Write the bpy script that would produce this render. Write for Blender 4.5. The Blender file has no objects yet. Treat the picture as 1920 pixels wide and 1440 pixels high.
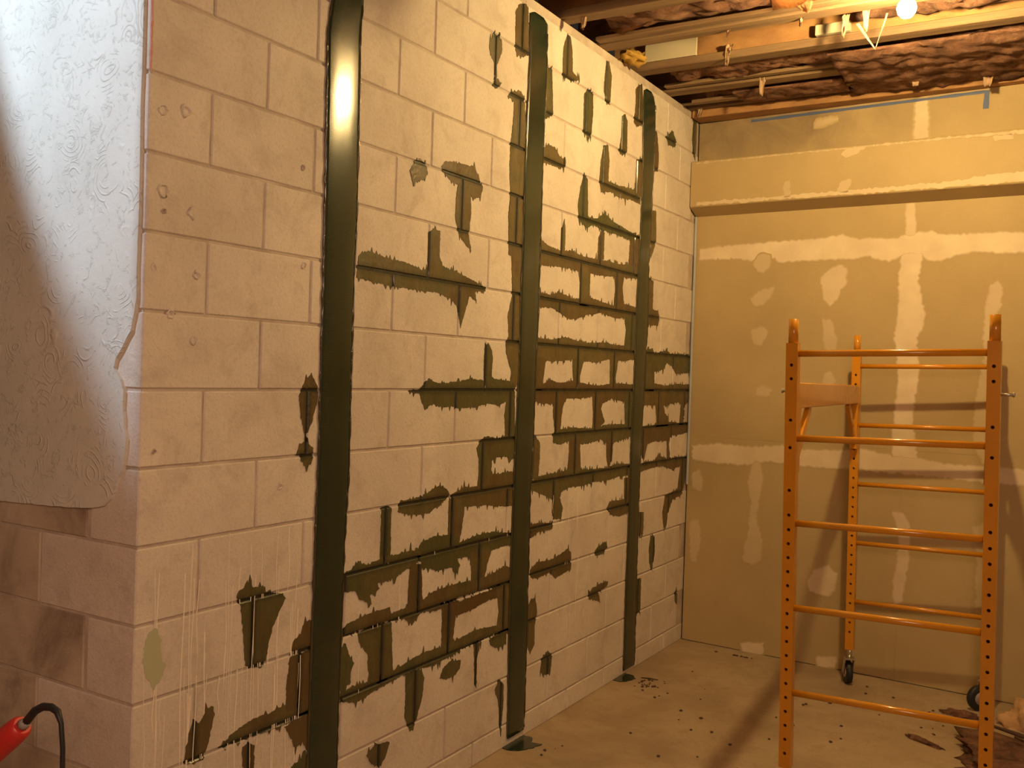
import bpy, bmesh, math, random
from mathutils import Vector, Matrix, noise
from mathutils.geometry import delaunay_2d_cdt

S = bpy.context.scene
COL = S.collection
rnd = random.Random(7)

# ------------------------------------------------------------------ camera, light, exposure
def set_camera(loc, yaw, pitch, roll, f_px):
    f = Vector((math.sin(yaw) * math.cos(pitch), math.cos(yaw) * math.cos(pitch), math.sin(pitch)))
    r = f.cross(Vector((0, 0, 1))).normalized()
    u = r.cross(f)
    r2 = r * math.cos(roll) + u * math.sin(roll)
    u2 = u * math.cos(roll) - r * math.sin(roll)
    cam = bpy.data.cameras.new('camera')
    cam.sensor_width = 36.0
    cam.lens = f_px / 1920 * 36.0
    cam.clip_start = 0.02
    o = bpy.data.objects.new('camera', cam)
    m = Matrix((r2, u2, -f)).transposed().to_4x4()
    m.translation = Vector(loc)
    o.matrix_world = m
    COL.objects.link(o)
    S.camera = o
set_camera((2.0667, -1.6065, 1.5980), -0.540193, -0.01292, 0.032652, 1792.5)

S.view_settings.view_transform = 'Standard'
S.view_settings.look = 'None'
S.view_settings.gamma = 1.0
S.view_settings.use_curve_mapping = False
S.view_settings.exposure = 0.2

w = bpy.data.worlds.new('world')
S.world = w
w.use_nodes = True
w.node_tree.nodes['Background'].inputs[0].default_value = (0.02, 0.015, 0.012, 1)
w.node_tree.nodes['Background'].inputs[1].default_value = 1.0

BULB_COLOR = (1.0, 0.68, 0.26)
BULB_STRENGTH = 1950.0

def light(name, kind, loc, target, power, color, **kw):
    l = bpy.data.lights.new(name, kind)
    l.energy = power
    l.color = color
    for k, v in kw.items():
        setattr(l, k, v)
    o = bpy.data.objects.new(name, l)
    o.location = loc
    o.rotation_euler = (Vector(target) - Vector(loc)).to_track_quat('-Z', 'Y').to_euler()
    COL.objects.link(o)
    return o
# second room lamp, to the right of the frame
light('room_lamp', 'AREA', (3.3, -2.9, 2.9), (0.2, 0.9, 1.3), 84.0, (1.0, 0.62, 0.40), size=1.5)
# cool work lamp clipped up by the outside corner, shining down the plaster
light('work_lamp', 'SPOT', (-0.79, -1.235, 2.901), (1.113, 0.0, 3.078), 92.0, (0.70, 0.86, 1.0), spot_size=math.radians(118), spot_blend=0.2, shadow_soft_size=0.03)

# ------------------------------------------------------------------ materials
def mat(name, color=(0.5, 0.5, 0.5), rough=0.6, metal=0.0, **kw):
    m = bpy.data.materials.new(name)
    m.use_nodes = True
    b = m.node_tree.nodes['Principled BSDF']
    b.inputs['Base Color'].default_value = (*color, 1)
    b.inputs['Roughness'].default_value = rough
    b.inputs['Metallic'].default_value = metal
    for k, v in kw.items():
        b.inputs[k.replace('_', ' ')].default_value = v
    return m
class NT:
    def __init__(s, m):
        s.t = m.node_tree; s.n = s.t.nodes; s.b = s.n['Principled BSDF']
        s.pos = s.n.new('ShaderNodeNewGeometry').outputs['Position']
    def link(s, a, b): s.t.links.new(a, b)
    def mapping(s, scale=(1, 1, 1), src=None):
        k = s.n.new('ShaderNodeMapping'); k.inputs['Scale'].default_value = scale
        s.link(src or s.pos, k.inputs['Vector']); return k.outputs[0]
    def noise(s, scale, detail=3, rough=0.55, vec=None, dist=0.0):
        k = s.n.new('ShaderNodeTexNoise')
        k.inputs['Scale'].default_value = scale; k.inputs['Detail'].default_value = detail
        k.inputs['Roughness'].default_value = rough; k.inputs['Distortion'].default_value = dist
        s.link(vec or s.pos, k.inputs['Vector']); return k.outputs['Fac']
    def ramp(s, fac, *stops):
        k = s.n.new('ShaderNodeValToRGB'); e = k.color_ramp.elements
        while len(e) < len(stops): e.new(0.5)
        for i, (p, c) in enumerate(stops):
            e[i].position = p
            e[i].color = (*c, 1) if isinstance(c, tuple) else (c, c, c, 1)
        s.link(fac, k.inputs[0]); return k.outputs[0]
    def mix(s, fac, a, b, mode='MIX'):
        k = s.n.new('ShaderNodeMix'); k.data_type = 'RGBA'; k.blend_type = mode
        for i, v in ((0, fac), (6, a), (7, b)):
            if isinstance(v, (int, float)): k.inputs[i].default_value = v
            elif isinstance(v, tuple): k.inputs[i].default_value = (*v, 1)
            else: s.link(v, k.inputs[i])
        return k.outputs[2]
    def math(s, op, a, b=0.0, c=0.0):
        k = s.n.new('ShaderNodeMath'); k.operation = op
        for i, v in enumerate((a, b, c)):
            if isinstance(v, (int, float)): k.inputs[i].default_value = v
            else: s.link(v, k.inputs[i])
        return k.outputs[0]
    def attr(s, name):
        k = s.n.new('ShaderNodeAttribute'); k.attribute_name = name; return k.outputs['Fac']
    def rand(s): return s.n.new('ShaderNodeObjectInfo').outputs['Random']
    def bump(s, h, strength=0.3, dist=0.01, normal=None):
        k = s.n.new('ShaderNodeBump'); k.inputs['Strength'].default_value = strength
        k.inputs['Distance'].default_value = dist; s.link(h, k.inputs['Height'])
        if normal is not None: s.link(normal, k.inputs['Normal'])
        return k.outputs[0]
    def color(s, c): s.link(c, s.b.inputs['Base Color'])
    def normal(s, n): s.link(n, s.b.inputs['Normal'])
    def rough(s, r): s.link(r, s.b.inputs['Roughness'])

def block_color(t, lo, hi):
    c = t.ramp(t.noise(2.6, 6, 0.6), (0.3, lo), (0.7, hi))
    c = t.mix(t.math('MULTIPLY', t.rand(), 0.16), c, (0.45, 0.38, 0.33))
    smut = t.ramp(t.noise(7, 6, 0.7, dist=0.6), (0.50, 0.0), (0.74, 0.42))
    c = t.mix(t.ramp(t.noise(95, 4, 0.75), (0.5, 0.0), (0.75, 0.35)), c, (0.34, 0.27, 0.23))
    return t.mix(smut, c, (0.36, 0.29, 0.25))
M = {}
m = M['block'] = mat('painted_block', rough=0.82); t = NT(m)
t.color(block_color(t, (0.62, 0.55, 0.49), (0.78, 0.71, 0.64)))
t.normal(t.bump(t.noise(140, 4, 0.7), 0.4, 0.006, t.bump(t.noise(28, 3), 0.25, 0.01)))
m = M['bare_block'] = mat('bare_block', rough=0.9); t = NT(m)
c = t.ramp(t.noise(3.2, 6, 0.65, dist=0.5), (0.34, (0.27, 0.20, 0.15)), (0.52, (0.50, 0.41, 0.32)), (0.7, (0.62, 0.53, 0.43)))
t.color(c); t.normal(t.bump(t.noise(120, 4, 0.7), 0.3, 0.008))
m = M['mortar'] = mat('painted_mortar', rough=0.9); t = NT(m)
t.color(t.ramp(t.noise(9, 5), (0.3, (0.40, 0.325, 0.28)), (0.7, (0.60, 0.52, 0.45))))
t.normal(t.bump(t.noise(60, 4), 0.35, 0.01))
m = M['epoxy'] = mat('epoxy', rough=0.3, Coat_Weight=0.15, Coat_Roughness=0.12); t = NT(m)
c = t.ramp(t.noise(5.5, 4, 0.6), (0.32, (0.095, 0.062, 0.027)), (0.5, (0.140, 0.108, 0.042)), (0.68, (0.078, 0.082, 0.032)))
c = t.mix(t.ramp(t.rand(), (0.0, 0.75), (0.5, 0.0), (1.0, 0.0)), c, (0.060, 0.074, 0.026))
c = t.mix(t.ramp(t.rand(), (0.55, 0.0), (1.0, 0.7)), c, (0.100, 0.054, 0.020))
c = t.mix(t.ramp(t.noise(60, 3, vec=t.mapping((1, 1, 0.12))), (0.4, 0.0), (0.75, 0.35)), c, (0.05, 0.036, 0.016))
j = t.ramp(t.attr('joint'), (0.0, 0.0), (0.75, 0.65), (1.0, 1.0))
c = t.mix(j, c, (0.014, 0.017, 0.010))
t.color(c); t.normal(t.bump(t.noise(70, 3), 0.25, 0.006)); t.rough(t.ramp(t.noise(14, 3), (0.3, 0.28), (0.7, 0.55)))
m = M['strap'] = mat('carbon_strap', rough=0.21, Coat_Weight=0.35, Coat_Roughness=0.14); t = NT(m)
wv = t.n.new('ShaderNodeTexWave'); wv.bands_direction = 'Z'; wv.inputs['Scale'].default_value = 60; wv.inputs['Distortion'].default_value = 0.8
t.link(t.pos, wv.inputs['Vector'])
wy = t.n.new('ShaderNodeTexWave'); wy.bands_direction = 'Y'; wy.inputs['Scale'].default_value = 70; wy.inputs['Distortion'].default_value = 0.6
t.link(t.pos, wy.inputs['Vector'])
h = t.math('ADD', wv.outputs['Fac'], wy.outputs['Fac'])
c = t.ramp(t.noise(3.0, 4), (0.3, (0.016, 0.034, 0.018)), (0.52, (0.026, 0.042, 0.022)), (0.72, (0.046, 0.043, 0.020)))
t.color(t.mix(t.ramp(h, (0.5, 0.0), (1.6, 0.35)), c, (0.012, 0.012, 0.010)))
t.normal(t.bump(h, 0.012, 0.002, t.bump(t.noise(25, 2), 0.012, 0.01)))
m = M['resin'] = mat('resin_bead', (0.07, 0.055, 0.026), 0.12, Coat_Weight=0.5); t = NT(m)
t.normal(t.bump(t.noise(70, 2), 0.5, 0.006))
m = M['plaster'] = mat('plaster', rough=0.6); t = NT(m)
v = t.n.new('ShaderNodeTexVoronoi'); v.inputs['Scale'].default_value = 9.5
nv = t.n.new('ShaderNodeTexNoise'); nv.inputs['Scale'].default_value = 5; t.link(t.pos, nv.inputs['Vector'])
pv = t.n.new('ShaderNodeVectorMath'); pv.operation = 'MULTIPLY_ADD'
t.link(nv.outputs['Color'], pv.inputs[0]); pv.inputs[1].default_value = (0.12, 0.12, 0.12); t.link(t.pos, pv.inputs[2])
t.link(pv.outputs[0], v.inputs['Vector'])
rings = t.math('SINE', t.math('MULTIPLY', v.outputs['Distance'], 46.0))
rings = t.math('POWER', t.math('MULTIPLY_ADD', rings, 0.5, 0.5), 9.0)
mask = t.ramp(t.noise(9, 3, 0.6), (0.52, 0.0), (0.66, 1.0))
h = t.math('ADD', t.math('MULTIPLY', rings, mask), t.math('MULTIPLY', t.ramp(t.noise(26, 5, 0.65, dist=1.2), (0.57, 0.0), (0.68, 1.0)), 0.8))
t.color(t.ramp(t.noise(4, 5), (0.3, (0.60, 0.60, 0.56)), (0.7, (0.72, 0.72, 0.68))))
t.normal(t.bump(h, 0.42, 0.011, t.bump(t.noise(60, 3), 0.2, 0.006)))
m = M['plaster_edge'] = mat('scratch_coat', (0.62, 0.50, 0.52), 0.8); t = NT(m)
t.normal(t.bump(t.noise(50, 4), 0.3, 0.01))
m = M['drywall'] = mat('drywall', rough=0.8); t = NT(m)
c = t.ramp(t.noise(1.6, 5), (0.3, (0.42, 0.315, 0.155)), (0.7, (0.50, 0.385, 0.20)))
c = t.mix(t.ramp(t.noise(110, 2), (0.35, 0.0), (0.8, 0.12)), c, (0.3, 0.24, 0.16))
f = t.ramp(t.math('ADD', t.attr('feather'), t.math('MULTIPLY_ADD', t.noise(22, 4, 0.6), 0.7, -0.35)), (0.25, 0.0), (0.75, 1.0))
c = t.mix(t.math('MULTIPLY', f, t.attr('amount')), c, t.ramp(t.noise(7, 4), (0.3, (0.66, 0.54, 0.38)), (0.7, (0.76, 0.645, 0.46))))
upper_tone = t.ramp(t.math('MULTIPLY', t.attr('upper_tone'), t.math('MULTIPLY_ADD', t.noise(3.5, 5, 0.65, dist=0.7), 1.6, -0.1)), (0.15, 0.0), (0.8, 0.8))
c = t.mix(upper_tone, c, (0.22, 0.16, 0.10))
t.color(c); t.normal(t.bump(t.noise(80, 3), 0.08, 0.004))
m = M['floor'] = mat('concrete_floor', rough=0.75); t = NT(m)
c = t.ramp(t.noise(1.7, 7, 0.62, dist=0.4), (0.3, (0.29, 0.205, 0.13)), (0.5, (0.40, 0.30, 0.195)), (0.72, (0.48, 0.375, 0.255)))
c = t.mix(t.ramp(t.noise(11, 6, 0.7), (0.5, 0.0), (0.72, 0.5)), c, (0.26, 0.18, 0.12))
c = t.mix(t.ramp(t.noise(70, 4, 0.75), (0.52, 0.0), (0.75, 0.4)), c, (0.24, 0.16, 0.11))
t.color(c); t.normal(t.bump(t.noise(40, 5, 0.7), 0.2, 0.01))
m = M['dull_wall'] = mat('dull_wall', (0.42, 0.34, 0.26), 0.9)
m = M['lumber'] = mat('lumber', rough=0.75); t = NT(m)
c = t.ramp(t.noise(9, 5, 0.6, vec=t.mapping((0.15, 2.5, 2.5))), (0.25, (0.11, 0.058, 0.032)), (0.75, (0.34, 0.23, 0.125)))
t.color(t.mix(t.math('MULTIPLY', t.rand(), 0.35), c, (0.16, 0.09, 0.05))); t.normal(t.bump(t.noise(30, 4, vec=t.mapping((0.2, 3, 3))), 0.3, 0.01))
m = M['web'] = mat('web_board', rough=0.8); t = NT(m)
t.color(t.ramp(t.noise(16, 4, 0.6, vec=t.mapping((0.5, 1, 1))), (0.3, (0.28, 0.14, 0.06)), (0.7, (0.46, 0.25, 0.10)))); t.normal(t.bump(t.noise(40, 3), 0.3, 0.01))
m = M['subfloor'] = mat('subfloor', rough=0.85); t = NT(m)
t.color(t.ramp(t.noise(10, 5, vec=t.mapping((1, 0.2, 1))), (0.3, (0.12, 0.07, 0.04)), (0.7, (0.26, 0.16, 0.09))))
m = M['insul'] = mat('insulation', rough=1.0); t = NT(m)
c = t.ramp(t.noise(8, 7, 0.72, dist=0.8), (0.32, (0.10, 0.05, 0.03)), (0.5, (0.30, 0.14, 0.085)), (0.7, (0.48, 0.27, 0.17)))
t.color(c); t.normal(t.bump(t.noise(45, 7, 0.75, dist=1.0), 0.9, 0.03))
m = M['kraft'] = mat('kraft_paper', rough=0.7); t = NT(m)
t.color(t.ramp(t.noise(10, 5, 0.6), (0.3, (0.42, 0.22, 0.10)), (0.7, (0.62, 0.40, 0.22)))); t.normal(t.bump(t.noise(18, 4), 0.5, 0.02))
M['paper'] = mat('paper_tuft', (0.72, 0.52, 0.34), 0.8)
M['board'] = mat('pale_board', (0.56, 0.50, 0.38), 0.7)
M['foam'] = mat('yellow_foam', (0.45, 0.27, 0.05), 0.9)
m = M['orange'] = mat('orange_enamel', rough=0.26, Coat_Weight=0.4, Coat_Roughness=0.15); t = NT(m)
t.color(t.ramp(t.noise(6, 5), (0.3, (0.58, 0.235, 0.012)), (0.7, (0.66, 0.275, 0.015)))); t.normal(t.bump(t.noise(60, 2), 0.05, 0.003))
M['rubber'] = mat('black_rubber', (0.018, 0.018, 0.022), 0.5)
M['hub'] = mat('wheel_hub', (0.34, 0.26, 0.24), 0.5)
M['zinc'] = mat('zinc', (0.62, 0.58, 0.52), 0.32, 0.9)
M['red'] = mat('red_plastic', (0.62, 0.035, 0.035), 0.38)
M['cord'] = mat('black_cord', (0.02, 0.02, 0.024), 0.5)
M['grey'] = mat('grey_collar', (0.34, 0.36, 0.38), 0.4)
M['tape'] = mat('blue_tape', (0.085, 0.125, 0.26), 0.6)
M['vinyl'] = mat('bluish_sheet', (0.42, 0.47, 0.55), 0.4)
M['green'] = mat('green_stain', (0.45, 0.46, 0.31), 0.8)
M['pink'] = mat('pink_mark', (0.62, 0.30, 0.30), 0.8)
M['drip'] = mat('white_drip', (0.86, 0.78, 0.66), 0.6)
M['debris_dark'] = mat('dark_debris', (0.10, 0.055, 0.035), 0.9)
M['porcelain'] = mat('porcelain', (0.75, 0.72, 0.66), 0.3)
m = M['bulb'] = mat('lit_bulb', (1, 0.9, 0.7), 0.4)
m.node_tree.nodes['Principled BSDF'].inputs['Emission Color'].default_value = (*BULB_COLOR, 1)
m.node_tree.nodes['Principled BSDF'].inputs['Emission Strength'].default_value = BULB_STRENGTH

# ------------------------------------------------------------------ helpers
def wloc(o):
    v = Vector((0, 0, 0))
    while o is not None:
        v += o.location; o = o.parent
    return v
def link(name, me, parent=None, loc=None):
    o = bpy.data.objects.new(name, me); COL.objects.link(o)
    if parent is not None: o.parent = parent
    if loc is not None: o.location = Vector(loc) - wloc(parent)
    return o
def obj(name, bm, material, parent=None, origin=None, smooth=False):
    """mesh given in world coordinates -> one object; its origin sits at `origin` or at the parent"""
    bmesh.ops.recalc_face_normals(bm, faces=bm.faces)
    p = Vector(origin) if origin is not None else wloc(parent)
    bmesh.ops.translate(bm, verts=bm.verts, vec=-p)
    me = bpy.data.meshes.new(name)
    if smooth:
        for f in bm.faces: f.smooth = True
    bm.to_mesh(me); bm.free()
    me.materials.append(material)
    o = bpy.data.objects.new(name, me); COL.objects.link(o)
    if parent is not None: o.parent = parent
    o.location = p - wloc(parent)
    return o
def tag(o, label=None, cat=None, group=None, kind=None):
    for k, v in (('label', label), ('category', cat), ('group', group), ('kind', kind)):
        if v: o[k] = v
    return o
def thing(name, label, cat, loc=(0, 0, 0), group=None):
    o = bpy.data.objects.new(name, None); o.empty_display_size = 0.1; COL.objects.link(o)
    o.location = loc
    return tag(o, label, cat, group)
def box(bm, a, b, bev=0.0):
    r = bmesh.ops.create_cube(bm, size=1.0)
    vs = r['verts']
    c = [(a[i] + b[i]) / 2 for i in range(3)]; d = [abs(b[i] - a[i]) for i in range(3)]
    for v in vs: v.co = Vector((c[i] + v.co[i] * d[i] for i in range(3)))
    if bev:
        es = list({e for v in vs for e in v.link_edges})
        bmesh.ops.bevel(bm, geom=es, offset=bev, segments=1, affect='EDGES')
    return bm
def newbox(a, b, bev=0.0): return box(bmesh.new(), a, b, bev)
def tube(bm, pts, r, n=10, cap=True):
    pts = [Vector(p) for p in pts]
    rs = r if isinstance(r, (list, tuple)) else [r] * len(pts)
    rings = []; up = None
    for i, p in enumerate(pts):
        d = ((pts[min(i + 1, len(pts) - 1)] - pts[max(i - 1, 0)])).normalized()
        if up is None:
            up = Vector((0, 0, 1)) if abs(d.z) < 0.9 else Vector((0, 1, 0))
        a = d.cross(up).normalized(); up = a.cross(d).normalized()
        rings.append([bm.verts.new(p + (a * math.cos(k * math.tau / n) + up * math.sin(k * math.tau / n)) * rs[i]) for k in range(n)])
    for A, B in zip(rings, rings[1:]):
        for k in range(n):
            f = bm.faces.new((A[k], A[(k + 1) % n], B[(k + 1) % n], B[k])); f.smooth = True
    if cap:
        bm.faces.new(rings[0]); bm.faces.new(rings[-1])
    return bm
def bar(bm, p0, p1, w, h, side=Vector((1, 0, 0))):
    """rectangular bar between two points; w along `side`, h across"""
    p0, p1 = Vector(p0), Vector(p1); d = (p1 - p0).normalized()
    s = (side - d * side.dot(d)).normalized(); u = d.cross(s)
    ring = []
    for p in (p0, p1):
        ring.append([bm.verts.new(p + s * a * w / 2 + u * b * h / 2) for a, b in ((-1, -1), (1, -1), (1, 1), (-1, 1))])
    for k in range(4): bm.faces.new((ring[0][k], ring[0][(k + 1) % 4], ring[1][(k + 1) % 4], ring[1][k]))
    bm.faces.new(ring[0]); bm.faces.new(ring[1])
    return bm
def lathe(bm, prof, c, n=20, axis='z'):
    rings = []
    for r, h in prof:
        ring = []
        for k in range(n):
            a = k * math.tau / n
            p = {'z': (r * math.cos(a), r * math.sin(a), h), 'x': (h, r * math.cos(a), r * math.sin(a)), 'y': (r * math.cos(a), h, r * math.sin(a))}[axis]
            ring.append(bm.verts.new(Vector(c) + Vector(p)))
        rings.append(ring)
    for A, B in zip(rings, rings[1:]):
        for k in range(n):
            f = bm.faces.new((A[k], A[(k + 1) % n], B[(k + 1) % n], B[k])); f.smooth = True
    bm.faces.new(rings[0]); bm.faces.new(rings[-1])
    return bm
def densify(pts, step, closed=True):
    out = []; n = len(pts)
    for i in range(n if closed else n - 1):
        a = Vector(pts[i]); b = Vector(pts[(i + 1) % n]); k = max(1, int((b - a).length / step))
        for q in range(k): out.append(a + (b - a) * q / k)
    if not closed: out.append(Vector(pts[-1]))
    return out

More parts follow.
